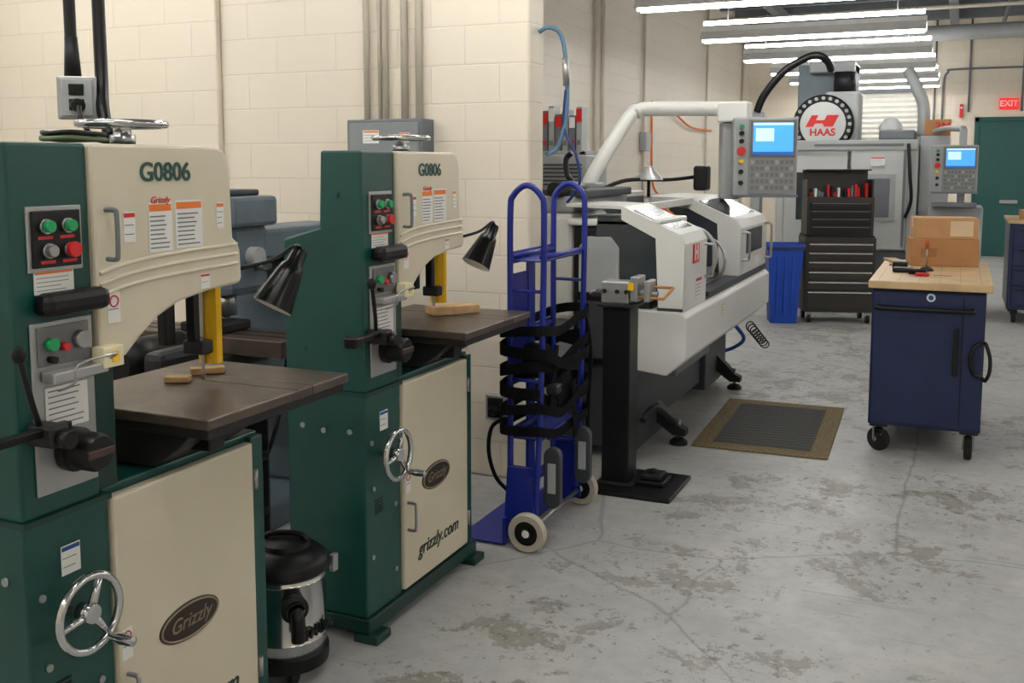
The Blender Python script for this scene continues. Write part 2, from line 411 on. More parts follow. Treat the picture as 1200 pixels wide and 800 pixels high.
    o.box('table_skirt',(-.345,.205),(.375,.975),(.985+T,1.014+T),TEDGE,.004)
    o.box('table_slot',(-.11,.216),(.7285,.7325),(1.0395+T,1.0408+T),BLACK)
    o.prism('trunnion','y',[(-.28,.985+T),(.12,.985+T),(.06,.97),(-.02,.918),(-.24,.918)],.42,.72,DARK,.004)
    o.box('trunnion_bar',(-.03,.10),(.50,.56),(.95,1.025),BLACK,.004)
    o.box('lower_blade_guard',(-.14,-.08),(.70,.76),(.915,1.02),YEL,.003)
    # work lamp : shade hangs down and slightly back towards the column
    A=Vector((.03,1.01,1.435)); d=Vector((-.045,-.080,-.155)).normalized(); L=.185
    o.tube('lamp_arm',[(-.02,.75,1.405),(.0,.80,1.41),(.02,.90,1.425),(.035,.97,1.455),(.035,1.0,1.455),(.031,1.012,1.44)],.006,LAMPB)
    o.lathe('lamp_shade',[(0,-.012),(.020,-.01),(.024,.0),(.027,.04),(.036,.05),(.042,.075),(.064,L),(.062,L),(.038,.078),(0.0,.07)],A,LAMPB,d,32,mats=[LAMPB,PAPER],fm=[0,0,0,0,0,0,0,1,1])
    o.lathe('bulb',[(0,L-.02),(.02,L-.028),(.026,L-.05),(.015,L-.08),(.012,L-.10)],A,PAPER,d,16)
    o.label('asset_label','x',(.001,.125,.785),.055,.07,LBLUE,2)
    handwheel(o,(.07,.112,.668),(1,0,0),.088,CHROME,True)
    for y,z in((.04,.72),(.05,.55),(.2,.45),(.04,.30),(.2,.2)):
        o.cyl('bolt',(0,y,z),(.006,y,z),.009,STEEL,n=12)
    for x,z in((-.26,.77),(-.17,.76),(-.06,.765),(-.1,1.6),(-.25,1.05)):
        o.cyl('side_bolt',(x,0,z),(x,-.006,z),.010,GREEN if z>1 else STEEL,n=12)
    for i in range(5): o.box('vent_slot',(.0,.003),(.06,.11),(.50-.012*i,.505-.012*i),BLACK)
    o.lathe('door_badge',[(0,.004),(.95,.004),(1,.003),(1.0,0)],(0,0,0),BADGE,(1,0,0),40)
    bo=[c for c in o.e.children if c.name.startswith('door_badge')][-1]
    bo.location=(.012,.50,.478); bo.scale=(1,.115,.052)
    o.ring('badge_rim',(.016,.50,.478),1,.003,BRTXT,(1,0,0),6,40,.108,.046)
    o.text('badge_lettering','Grizzly',(.017,.50,.478),.055,'x',BRTXT,.0008,.3)
    o.handle('door_handle',(.012,.275,.43),(.012,.275,.325),(.035,0,0),.006,STEEL)
    o.text('door_lettering','grizzly.com',(.0135,.52,.215),.075,'x',DGREEN,.0008,.25,bold=.001)
    o.label('door_warning','x',(.0125,.275,.51),.035,.08,PAPER,1); o.ring('door_prohibition',(.015,.275,.53),.012,.002,RED,(1,0,0),6,20)
    for z in(.2,.78): o.cyl('hinge',(.006,.80,z-.03),(.006,.80,z+.03),.008,SILVER,n=12)
    return o
s1=bandsaw(1.54); s2=bandsaw(2.95)
w=Obj('wood_block',(-2.0,3.85,1.08))
w.box('block',(-2.04,-1.83),(3.70,3.80),(1.081,1.116),WOODC,.003,(0,0,.9))
w=Obj('wood_offcuts',(-2.0,2.28,1.081))
w.box('offcut_1',(-2.07,-2.0),(2.20,2.24),(1.081,1.098),WOODC,.003,(0,0,.5))
w.box('offcut_2',(-2.09,-1.99),(2.33,2.37),(1.081,1.10),WOODC,.003,(0,0,.8))

# ---------------------------------------------------------------- hanging outlet
o=Obj('hanging_outlet_box',(-2.30,2.15,1.9),rot=.72)
o.box('box',(-2.352,-2.248),(2.12,2.17),(1.83,1.95),SILVER,.004)
o.box('face_plate',(-2.342,-2.258),(2.112,2.12),(1.838,1.942),LGREY,.003)
for z in(1.87,1.912): o.box('receptacle',(-2.32,-2.28),(2.108,2.113),(z-.016,z+.016),BLACK,.003)
o.cyl('plug',(-2.30,2.11,1.87),(-2.29,2.06,1.865),.018,BLACK)
o.tube('strain_relief_cord',[(-2.31,2.145,1.95),(-2.312,2.145,2.2),(-2.31,2.145,3.0),(-2.31,2.145,4.7)],.016,BLACK)
o.cyl('strain_relief',(-2.31,2.145,1.95),(-2.311,2.145,2.06),.023,DARK,.017)
o.tube('second_cord',[(-2.21,2.05,1.78),(-2.23,2.10,1.85),(-2.238,2.18,2.0),(-2.24,2.19,2.5),(-2.245,2.19,4.7)],.018,BLACK)
o.tube('plug_cord',[(-2.29,2.06,1.865),(-2.28,2.03,1.82),(-2.25,2.06,1.775),(-2.2,2.1,1.765)],.007,BLACK)
o=Obj('extension_cord_coil',(-2.0,1.8,1.77))
OL=M('cord_olive',(88,104,72),.6)
for k in range(2):
    z=1.762+k*.013
    o.tube('cord_loop',[(-2.02+.01*k,1.84-.02*k,z),(-2.0,1.76,z+.004),(-1.96,1.73+.01*k,z),(-1.92,1.77,z+.004),(-1.92,1.87,z),(-1.97,1.90-.02*k,z+.003)],.006,BLACK if k==1 else OL,True)

# ---------------------------------------------------------------- partition wall services
o=Obj('electrical_box',(-2.85,4.82,1.8))
o.box('enclosure',(-3.09,-2.62),(4.74,4.878),(1.45,1.95),MGREY,.008)
o.box('cover',(-3.07,-2.64),(4.73,4.742),(1.47,1.93),M('panel_grey',(128,132,134),.5),.004)
o.label('hazard_label','y',(-2.93,4.729,1.855),.10,.07,ORANGE,3)
o.label('hazard_label_2','y',(-2.72,4.729,1.85),.06,.05,ORANGE,2)
o=Obj('wall_conduits',(-2.85,4.85,3))
for x,r in((-3.03,.017),(-2.945,.012),(-2.91,.017),(-2.79,.02),(-2.70,.02)):
    o.cyl('pipe',(x,4.855,1.95),(x,4.855,4.69),r,CONDUIT,n=14)
o.box('strap_1',(-3.07,-2.66),(4.862,4.878),(2.62,2.645),SILVER)
o.cyl('pipe_down',(-2.58,4.855,1.4),(-2.58,4.855,1.75),.012,CONDUIT,n=12)
o=Obj('wall_outlet',(-2.24,4.86,.4))
o.box('outlet_box',(-2.30,-2.18),(4.84,4.879),(.33,.47),SILVER,.004)
o.box('outlet_plate',(-2.285,-2.195),(4.832,4.84),(.345,.455),BLACK,.003)
o.lathe('twist_plug',[(0,.05),(.02,.05),(.028,.02),(.028,0)],(-2.24,4.832,.39),BLACK,(0,-1,0),20)
o=Obj('wall_pilaster',(-4.62,4.85,2.3))
o.box('pilaster',(-6.45,-4.05),(4.83,4.879),(0.01,4.68),WX,.012)

# ---------------------------------------------------------------- milling machine behind saws
o=Obj('milling_machine',(-3.16,4.12,0))
o.off=Vector((-3.3,4.2,0))
o.box('base',(-3.62,-3.0),(3.75,4.62),(.0,.12),MILL,.02)
o.prism('column','z',[(-3.52,4.15),(-3.08,4.15),(-3.02,4.3),(-3.02,4.62),(-3.58,4.62),(-3.58,4.3)],.12,1.25,MILL,.02)
o.box('knee',(-3.5,-3.1),(3.65,4.14),(.55,.80),MILL,.02)
o.box('saddle',(-3.52,-3.06),(3.55,3.95),(.80,.86),DARK,.008)
o.box('table',(-3.95,-2.80),(3.62,3.88),(.862,.94),TABLE,.006)
o.box('table_slot',(-3.95,-2.80),(3.70,3.715),(.9395,.942),BLACK)
o.box('table_slot_2',(-3.95,-2.80),(3.79,3.805),(.9395,.942),BLACK)
o.box('ram',(-3.43,-3.15),(3.9,4.7),(1.25,1.40),MILL,.02)
o.lathe('turret',[(.2,0),(.2,.06),(.16,.08)],(-3.29,4.38,1.2),MILL,(0,0,1))
o.box('head',(-3.42,-3.14),(3.72,4.0),(1.10,1.44),MILL,.04)
o.box('motor_housing',(-3.46,-3.10),(3.70,4.02),(1.42,1.56),MILL,.02)
o.box('motor_cap',(-3.36,-3.16),(3.74,3.96),(1.56,1.59),DGREY,.01)
o.label('head_plate','y',(-3.2,3.699,1.51),.09,.06,ORANGE,3)
o.cyl('spindle_quill',(-3.28,3.84,1.12),(-3.28,3.84,1.0),.05,STEEL)
o.cyl('quill_nose',(-3.28,3.84,1.0),(-3.28,3.84,.955),.02,STEEL)
o.lathe('head_dial',[(0,.06),(.05,.06),(.065,.04),(.065,0)],(-3.21,3.72,1.33),LGREY,(0,-1,0))
o.cyl('dial_knob',(-3.21,3.66,1.33),(-3.21,3.62,1.33),.025,BLACK)
o.lathe('head_dial_2',[(0,.05),(.045,.05),(.045,0)],(-3.14,3.86,1.28),LGREY,(1,0,0))
o.lathe('head_dial_3',[(0,.03),(.03,.03),(.03,0)],(-3.33,3.72,1.20),STEEL,(0,-1,0))
o.tube('feed_lever',[(-3.14,3.9,1.22),(-3.05,3.85,1.22),(-3.0,3.8,1.24)],.01,STEEL)
o.cyl('feed_knob',(-3.0,3.8,1.24),(-2.98,3.77,1.25),.02,BLACK)
handwheel(o,(-3.28,3.52,.68),(0,-1,0),.09,STEEL,True)
o.box('vise_body',(-3.40,-3.15),(3.66,3.86),(.942,.985),DARK,.008)
o.tube('power_cord',[(-3.05,4.1,1.3),(-2.95,3.9,1.0),(-2.88,3.7,.6),(-2.85,3.5,.3),(-2.83,3.6,.01)],.010,BLACK)
o=Obj('machine_base_cabinet',(-3.0,3.1,0))
o.box('cabinet',(-3.25,-2.55),(2.85,3.3),(.0,.78),DGREY,.01)
o.box('work_top',(-3.3,-2.5),(2.8,3.35),(.78,.83),M('brown_top',(96,80,66),.5),.006)
for i in range(3): o.box('drawer',(-2.549,-2.535),(2.88,3.27),(.08+.23*i,.28+.23*i),BLACK,.005)
o.cyl('motor_body',(-2.98,2.9,.93),(-2.98,3.25,.93),.085,BLACK)
o.box('belt_guard',(-2.8,-2.7),(2.86,3.22),(.83,1.0),DARK,.03)
o.box('chip_box',(-3.2,-3.08),(2.9,3.2),(.83,.95),MGREY,.01)

# shop vac
o=Obj('shop_vacuum',(-2.02,2.68,0),world=False)
c=(0,0,0)
for k in range(4):
    a=k*math.pi/2+.8; p=(.11*math.cos(a),.11*math.sin(a))
    o.cyl('caster',(p[0]-.01,p[1],.022),(p[0]+.012,p[1],.022),.022,BLACK,n=14)
    o.cyl('caster_leg',(.10*math.cos(a),.10*math.sin(a),.05),(p[0],p[1],.03),.018,BLACK,n=10)
o.lathe('dolly_ring',[(.0,.04),(.138,.04),(.14,.05),(.14,.085),(.13,.09)],c,BLACK)
o.lathe('steel_drum',[(.128,.08),(.132,.085),(.132,.13),(.135,.135),(.132,.14),(.132,.33),(.135,.335),(.132,.34),(.132,.36)],c,CHROME)
o.lathe('lid',[(.136,.35),(.145,.36),(.145,.385),(.138,.40),(.11,.425),(.08,.435),(0,.437)],c,BLACK)
o.lathe('lid_motor',[(.085,.43),(.08,.45),(.06,.458),(0,.46)],c,BLACK)
o.tube('carry_handle',[(-.07,-.02,.43),(-.05,-.02,.472),(.05,.02,.472),(.07,.03,.43)],.01,BLACK)
o.lathe('inlet_port',[(.045,0),(.045,.025),(.032,.03),(.032,.05),(.028,.05)],(.095,-.09,.27),BLACK,(.75,-.66,0))
o.tube('inlet_elbow',[(.125,-.118,.27),(.14,-.128,.25),(.14,-.128,.18)],.024,BLACK)
t=o.text('drum_lettering','THUN',(.136,-.012,.17),.052,'x',BLACK,.004,.1,bold=.001); t.rotation_euler=(math.pi/2,0,1.46)
o.box('latch',(.12,.138),(.08,.11),(.33,.39),STEEL,.003)

# ---------------------------------------------------------------- hand truck
o=Obj('appliance_hand_truck',(-1.72,4.3,0))
for y in(4.05,4.57):
    o.tube('side_loop',[(-1.80,y,.05),(-1.80,y,.5),(-1.80,y,1.0),(-1.80,y,1.48),(-1.785,y,1.57),(-1.72,y,1.615),(-1.655,y,1.57),(-1.64,y,1.48),(-1.645,y,1.0),(-1.66,y,.5),(-1.68,y,.12)],.014,TBLUE,False,12,5)
    for z in(.35,.75,1.15): o.cyl('side_strut',(-1.80,y,z),(-1.65,y,z),.008,TBLUE,n=8)
for z in(.22,.50,.94,1.30):
    o.box('cross_plate',(-1.815,-1.805),(4.05,4.57),(z-.035,z+.02),TBLUE,.002)
    o.cyl('cross_bar',(-1.80,4.05,z),(-1.80,4.57,z),.011,TBLUE,n=10)
for z in(.50,1.30): 
    o.cyl('rear_cross_bar',(-1.65,4.05,z),(-1.65,4.57,z),.012,TBLUE,n=10)
    o.box('tray_plate',(-1.80,-1.65),(4.06,4.56),(z-.022,z-.016),TBLUE)
o.box('centre_upright',(-1.815,-1.80),(4.26,4.34),(.1,1.30),TBLUE,.002)
o.box('back_plate',(-1.812,-1.806),(4.06,4.30),(.80,1.22),TBLUE,.002)
o.box('toe_plate',(-2.03,-1.80),(3.98,4.64),(.006,.014),TBLUE,.002)
o.box('toe_riser',(-1.81,-1.795),(3.98,4.64),(.006,.13),TBLUE,.002)
o.cyl('axle',(-1.68,3.97,.088),(-1.68,4.65,.088),.01,STEEL)
for y in(3.965,4.655):
    o.lathe('wheel_tyre',[(.055,-.022),(.082,-.022),(.088,-.012),(.088,.012),(.082,.022),(.055,.022)],(-1.68,y,.088),TYRE,(0,1,0))
    o.lathe('wheel_hub',[(0,-.024),(.02,-.024),(.022,-.014),(.056,-.014),(.056,.014),(.022,.014),(.02,.024),(0,.024)],(-1.68,y,.088),BLACK,(0,1,0))
    o.lathe('hub_cap',[(0,-.030),(.016,-.028),(.018,-.022)],(-1.68,y,.088),PAPER,(0,1,0))
for y in(4.02,4.60):
    o.prism('wheel_bracket','y',[(-1.82,.02),(-1.66,.06),(-1.67,.14),(-1.70,.36),(-1.80,.36)],y-.006,y+.006,TBLUE)
for y in(4.12,4.52):
    pts=[]
    for i in range(13): a=math.pi*i/12; pts.append((-1.62+.04*math.cos(a),.40+.04*math.sin(a)))
    for i in range(13): a=math.pi+math.pi*i/12; pts.append((-1.62+.04*math.cos(a),.20+.04*math.sin(a)))
    o.prism('stair_climber_belt','y',pts,y-.02,y+.02,DGREY,.006)
    o.box('belt_guard',(-1.64,-1.60),(y-.023,y+.023),(.23,.37),LGREY,.004)
for z,h,x,t1,sag in((.97,.045,.0,.04,.03),(.90,.05,-.02,-.08,.05),(.80,.05,.008,.08,.04),(.72,.055,.02,-.09,.06),(.62,.045,-.01,.05,.06),(.54,.045,.01,-.03,.04)):
    P=[(-1.83,4.0,z),(-1.74,3.985,z+t1*.2),(-1.635-x,4.02,z+t1*.3),(-1.62-x,4.2,z-sag+t1*.5),(-1.62-x,4.4,z-sag*.6+t1*.8),(-1.625,4.60,z+t1),(-1.80,4.64,z+t1*.6),(-1.84,4.3,z)]
    n=len(P); v=[]
    Q=[]
    for i in range(n):
        a,b,c2,d=[Vector(P[(i+k)%n]) for k in(-1,0,1,2)]
        for k in range(4):
            t=k/4; Q.append(0.5*((2*b)+(c2-a)*t+(2*a-5*b+4*c2-d)*t*t+(3*b-a-3*c2+d)*t**3))
    n=len(Q)
    for p in Q: v+= [(p[0],p[1],p[2]-h/2),(p[0],p[1],p[2]+h/2)]
    f=[(2*i,2*((i+1)%n),2*((i+1)%n)+1,2*i+1) for i in range(n)]
    so=o.add('strap',v,f,STRAP,0,None); 
    sm=so.modifiers.new('s','SOLIDIFY'); sm.thickness=.003
o.box('strap_bundle',(-1.68,-1.635),(4.20,4.42),(.58,.72),STRAP,.02,(.25,0,0))
o.box('strap_tail',(-1.62,-1.615),(4.36,4.41),(.42,.70),STRAP,.001,(.12,0,0))
o.box('strap_tail_2',(-1.63,-1.625),(4.12,4.17),(.60,.90),STRAP,.001,(-.2,0,0))
o.box('ratchet',(-1.64,-1.59),(4.08,4.15),(.69,.73),DARK,.005)
o.box('strap_roll',(-1.76,-1.68),(4.06,4.28),(.74,.90),STRAP,.03,(-.2,0,0))
o.tube('dangling_strap',[(-1.81,4.02,.58),(-1.86,3.98,.54),(-1.87,3.97,.43),(-1.85,4.0,.31),(-1.80,4.03,.24)],.009,STRAP)
o.tube('dangling_strap_2',[(-1.64,4.57,1.0),(-1.615,4.60,.8),(-1.62,4.58,.5),(-1.63,4.62,.3)],.010,STRAP)

# ---------------------------------------------------------------- pedestal
o=Obj('pedestal_vise',(-1.5,5.02,0))
o.box('floor_plate',(-1.70,-1.27),(4.83,5.28),(.0,.022),BLACK,.004)
o.box('post',(-1.68,-1.53),(4.97,5.12),(.022,.97),BLACK,.006)
o.box('post_foot',(-1.70,-1.50),(4.94,5.15),(.022,.034),DARK,.003)
o.box('post_cap',(-1.70,-1.50),(4.93,5.14),(.97,.985),DARK,.003)
o.box('vise_body',(-1.69,-1.54),(4.97,5.10),(.985,1.10),SILVER,.008)
o.box('vise_jaw',(-1.53,-1.49),(4.96,5.11),(1.0,1.13),SILVER,.006)
o.box('moving_jaw',(-1.46,-1.43),(4.97,5.10),(1.0,1.11),SILVER,.006)
o.cyl('vise_screw',(-1.74,5.03,1.04),(-1.40,5.03,1.04),.014,STEEL)
BR=M('brass',(190,130,60),.3,.8)
o.cyl('guide_rod',(-1.54,4.99,1.02),(-1.36,4.99,1.02),.007,BR)
o.cyl('guide_rod_2',(-1.54,5.07,1.07),(-1.33,5.07,1.07),.007,BR)
o.cyl('guide_rod_3',(-1.36,4.99,1.02),(-1.33,5.07,1.07),.007,BR)
o.cyl('tommy_bar',(-1.74,4.94,1.04),(-1.74,5.12,1.04),.006,STEEL)
o.box('yellow_tag',(-1.54,-1.51),(4.955,4.96),(1.06,1.10),YEL)
for x in(-1.67,-1.6,-1.55): o.cyl('bolt_head',(x,4.97,1.05),(x,4.955,1.05),.012,DARK,n=6)
o=Obj('steel_clamp_block',(-1.43,5.1,.022))
o.box('block_base',(-1.50,-1.35),(5.0,5.17),(.0225,.045),BLACK,.004)
o.box('block_upper',(-1.48,-1.37),(5.03,5.15),(.045,.075),DARK,.008)
o.cyl('block_knob',(-1.43,5.09,.075),(-1.43,5.09,.09),.02,BLACK)

# ---------------------------------------------------------------- CNC lathe
o=Obj('cnc_lathe',(-1.8,6.7,0))
o.box('near_pedestal',(-2.20,-1.64),(5.48,6.15),(.06,.56),DGREY,.01)
o.box('far_pedestal',(-2.20,-1.64),(7.2,7.9),(.06,.56),DGREY,.01)
o.box('bed_casting',(-2.25,-1.72),(5.5,7.95),(.54,.93),LGREY,.01)
o.box('under_cabinet',(-2.15,-1.68),(6.15,7.2),(.12,.56),DGREY,.01)
o.box('chip_drawer',(-1.70,-1.60),(6.2,7.15),(.36,.54),MGREY,.01)
for y in(5.94,7.62):
    o.prism('leg_outrigger','y',[(-1.68,.16),(-1.68,.30),(-1.50,.12),(-1.46,.10),(-1.46,.06),(-1.54,.06)],y-.04,y+.04,DARK,.004)
    o.cyl('leveling_screw',(-1.51,y,.03),(-1.51,y,.16),.012,STEEL)
    o.lathe('leveling_foot',[(0,.0),(.055,.0),(.055,.02),(.03,.04),(0,.04)],(-1.51,y,0),DARK)
    o.lathe('rear_foot',[(0,.0),(.055,.0),(.055,.02),(.03,.07),(0,.07)],(-2.12,y,0),DARK)
o.tube('leg_brace',[(-1.60,5.46,.25),(-1.56,5.6,.30),(-1.52,5.9,.13)],.02,DARK)
o.box('headstock_end',(-2.02,-1.55),(5.42,6.0),(.56,1.36),BLACK,.03)
o.prism('end_access_panel','y',[(-1.97,.98),(-1.97,1.24),(-1.92,1.30),(-1.78,1.30),(-1.73,1.24),(-1.73,.98)],5.39,5.425,LGREY,.006)
o.box('end_lower_panel',(-1.98,-1.70),(5.40,5.425),(.60,.93),DGREY,.006)
o.box('drive_cover',(-2.46,-2.03),(5.46,6.1),(.80,1.42),OFFW,.03)
o.box('drive_cover_top',(-2.40,-2.06),(5.55,6.6),(1.42,1.52),LGREY,.02)
o.box('rear_splash',(-2.42,-2.36),(6.0,8.0),(.93,1.50),OFFW,.01)
o.box('rear_splash_inner',(-2.36,-2.34),(6.0,7.94),(.93,1.46),INTER)
o.box('headstock_top',(-2.05,-1.50),(5.40,6.02),(1.36,1.40),OFFW,.012)
o.box('headstock_body',(-2.0,-1.55),(6.0,6.15),(.93,1.34),DGREY,.02)
o.lathe('chuck',[(0,.14),(.05,.14),(.06,.12),(.13,.12),(.135,.10),(.135,0)],(-1.75,6.15,1.12),STEEL,(0,1,0))
for k in range(3):
    a=k*2.094+.5; o.box('chuck_jaw',(-1.75+.08*math.cos(a)-.02,-1.75+.08*math.cos(a)+.02),(6.26,6.32),(1.12+.08*math.sin(a)-.02,1.12+.08*math.sin(a)+.02),DARK,.004)
o.box('carriage',(-2.1,-1.55),(6.6,6.95),(.93,1.0),MGREY,.01)
o.box('tool_post',(-1.80,-1.65),(6.7,6.85),(1.0,1.14),DARK,.01)
o.box('tailstock',(-1.95,-1.65),(7.45,7.8),(.93,1.22),LGREY,.02)
o.cyl('tailstock_quill',(-1.78,7.45,1.12),(-1.78,7.25,1.12),.03,STEEL)
ap=[(-1.33,.64),(-1.33,.87),(-1.37,.90),(-1.74,.90),(-1.74,.84),(-1.70,.57),(-1.44,.54)]
o.prism('apron','y',ap,5.36,7.98,OFFW,.008)
o.box('apron_channel',(-1.50,-1.36),(5.38,7.96),(.90,.915),DGREY)
o.box('apron_shadow_gap',(-1.46,-1.352),(5.98,7.94),(.915,.945),DGREY)
def guard(name,ya,yb,side=True,lo=.945):
    out=[(-1.36,lo),(-1.355,1.27),(-1.385,1.325),(-1.72,1.475),(-2.05,1.485)]
    inn=[(-2.05,1.467),(-1.725,1.457),(-1.40,1.31),(-1.373,1.265),(-1.378,lo)]
    o.prism(name,'y',out+inn,ya,yb,OFFW)
    o.prism(name+'_near_end','y',[(-1.36,lo),(-1.355,1.27),(-1.385,1.325),(-1.72,1.475),(-1.72,1.40),(-1.52,1.30),(-1.50,lo)],ya-.006,ya+.012,OFFW)
    o.prism(name+'_near_glass','y',[(-1.50,.96),(-1.52,1.30),(-1.72,1.40),(-1.86,1.42),(-1.90,.96)],ya,ya+.006,GLASS)
    nx,nz=(.15,.335); l=math.hypot(nx,nz); nx/=l; nz/=l
    P=lambda t,off:(-1.40+(-1.70+1.40)*t+nx*off,1.322+(1.466-1.322)*t+nz*off)
    a,b=P(.12,.003),P(.88,.003); c2,d2=P(.88,.008),P(.12,.008)
    o.prism(name+'_window','y',[a,b,c2,d2],ya+.05,yb-.05,GLASS)
guard('guard_door_near',5.40,5.93,lo=.90)
guard('guard_door_far',6.95,7.93)
o.box('far_door_window',(-1.357,-1.352),(7.15,7.75),(1.08,1.25),GLASS,.002)
o.prism('far_end_panel','y',[(-1.36,.95),(-1.355,1.27),(-1.385,1.325),(-1.72,1.475),(-2.3,1.475),(-2.3,.95)],7.94,7.96,OFFW)
o.box('guard_rail',(-1.74,-1.70),(5.93,7.0),(1.43,1.475),OFFW,.004)
o.handle('guard_handle',(-1.355,5.88,1.24),(-1.355,5.88,1.05),(.05,0,0),.008,STEEL)
o.handle('guard_handle_2',(-1.355,7.00,1.24),(-1.355,7.00,1.05),(.05,0,0),.008,STEEL)
o.handle('guard_handle_3',(-1.355,7.88,1.26),(-1.355,7.88,1.0),(.05,0,0),.010,STEEL)
o.box('logo_plate',(-1.355,-1.350),(5.58,5.72),(1.15,1.26),RED,.002)
o.text('logo_letter','H',(-1.349,5.65,1.205),.12,'x',PAPER,.001,bold=.004)
o.label('safety_label','x',(-1.357,5.74,1.0),.14,.12,RED,4)
o.label('caution_label','x',(-1.357,7.06,1.0),.06,.10,RED,3)
o.label('asset_tag','x',(-1.357,7.55,1.02),.12,.06,ORANGE,3)
o.label('apron_label','x',(-1.329,6.3,.80),.10,.08,YEL,3)
o.ring('splash_ring',(-1.56,6.42,1.13),.17,.014,LGREY,(.3,1,0))
o.ring('splash_ring_2',(-1.50,6.60,1.08),.14,.010,SILVER,(.5,1,0))
o.tube('coolant_line',[(-1.9,6.9,1.4),(-1.8,6.85,1.35),(-1.72,6.8,1.25),(-1.70,6.78,1.15)],.012,ORCORD)
pts=[]
for i in range(60):
    a=i*.9; pts.append((-1.40+.035*math.cos(a),7.6+.012*i+ .0,.50-.0045*i+.035*math.sin(a)))
o.tube('coil_cord',pts,.005,BLACK,False,6,2)
o.tube('blue_hose',[(-1.55,7.7,.5),(-1.50,7.9,.35),(-1.6,8.0,.25),(-1.75,7.95,.2)],.015,M('hose_blue',(30,70,170),.5))
o.tube('pendant_arm',[(-2.45,6.90,1.50),(-2.43,6.94,1.63),(-2.27,7.27,2.05),(-2.2,7.32,2.105),(-2.1,7.36,2.12),(-1.55,7.62,2.12)],.055,OFFW,False,12,4)
o.box('arm_base',(-2.55,-2.36),(6.8,7.0),(1.50,1.58),LGREY,.01)
o.box('arm_head',(-1.66,-1.44),(7.5,7.72),(2.02,2.17),OFFW,.015)
o.cyl('pendant_post',(-1.50,7.62,2.02),(-1.50,7.62,1.95),.03,LGREY)
o.box('control_side_box',(-1.66,-1.53),(7.55,7.75),(1.45,2.02),LGREY,.01,(0,0,.35))
o.lathe('dome_lamp',[(0,.10),(.03,.095),(.04,.07),(.09,.02),(.10,0),(.095,0),(.035,.07)],(-2.0,6.9,1.60),SILVER)
o.cyl('dome_lamp_stem',(-2.0,6.9,1.48),(-2.0,6.9,1.66),.012,BLACK)
o.tube('flex_light',[(-2.2,5.9,1.52),(-2.22,5.95,1.60),(-2.26,5.97,1.64),(-2.28,6.0,1.74),(-2.24,6.0,1.78)],.018,BLACK)
o.tube('flex_arm',[(-2.2,6.4,1.53),(-2.1,6.7,1.60),(-1.9,7.1,1.60),(-1.7,7.4,1.63)],.014,BLACK)
o.box('camera_block',(-1.76,-1.66),(7.2,7.35),(1.52,1.70),BLACK,.02)
o.cyl('spindle_bore',(-2.15,5.46,1.56),(-2.15,5.9,1.56),.045,DARK)
o.box('spindle_support',(-2.35,-2.0),(5.6,6.5),(1.51,1.56),DGREY,.01)
def pendant(o,c,rz,w,h,scr,side=True):
    R=Matrix.Rotation(rz,3,'Z'); c=Vector(c)
    def B(name,x,y,z,mat,bv=0):
        cc=Vector(((x[0]+x[1])/2,(y[0]+y[1])/2,(z[0]+z[1])/2)); hh=((x[1]-x[0])/2,(y[1]-y[0])/2,(z[1]-z[0])/2)
        p=c+R@cc
        return o.box(name,(p.x-hh[0],p.x+hh[0]),(p.y-hh[1],p.y+hh[1]),(p.z-hh[2],p.z+hh[2]),mat,bv,(0,0,rz))
    B('control_housing',(-w/2,w/2),(0,.14),(-h/2,h/2),LGREY,.012)
    B('control_face',(-w*.27,w*.48),(-.006,.0),(-h*.46,h*.47),M('control_face',(132,134,134),.5),.002)
    B('screen_bezel',(-w*.24,w*.46),(-.012,.0),(h*.0,h*.46),MGREY,.004)
    B('screen',(-w*.20,w*.42),(-.016,-.012),(h*.03,h*.43),SCREEN)
    B('screen_window',(-w*.16,w*.12),(-.018,-.016),(h*.20,h*.36),SCREENW)
    B('screen_bar',(-w*.20,w*.42),(-.018,-.016),(h*.40,h*.43),SCREENW)
    B('screen_footer',(-w*.20,w*.42),(-.018,-.016),(h*.03,h*.07),M('screen_dark',(30,90,170),.4,emit=.5))
    for r in range(5):
        for k in range(9):
            x=-w*.20+k*w*.076; z=-h*.06-r*h*.08
            B('key',(x-w*.026,x+w*.026),(-.010,0),(z-h*.024,z+h*.024),GREY if (r*2+k)%5 else LGREY)
    for i,(z,m) in enumerate(((.38,BTNG),(.30,BLACK),(.2,BLACK),(.08,RED),(-.05,YEL),(-.18,BLACK),(-.32,BLACK))):
        p=c+R@Vector((-w*.38,0,h*z)); q=c+R@Vector((-w*.38,-.03,h*z)); o.cyl('control_button',p,q,.017 if i!=3 else .03,m,n=16)
    B('bottom_shelf',(-w/2,w/2),(-.05,0),(-h/2,-h/2+.02),MGREY,.003)
pendant(o,(-1.30,7.50,1.76),.33,.46,.58,True)

# ---------------------------------------------------------------- floor mat
o=Obj('floor_mat',(-1.05,6.6,0),rot=.03,world=False)
MB=M('mat_border_tan',(122,106,76),.95,0,.35,60,.5); MC=M('mat_centre_charcoal',(80,80,78),.95,0,.3,80,.5)
o.box('border',(-.40,.40),(-.67,.67),(0.001,.010),MB,.003)
o.box('centre',(-.29,.29),(-.54,.54),(.010,.013),MC,.001)
for i in range(17): o.box('rib',(-.28,.28),(-.51+.063*i-.005,-.51+.063*i+.005),(.013,.014),M('mat_rib',(68,68,68),.95))

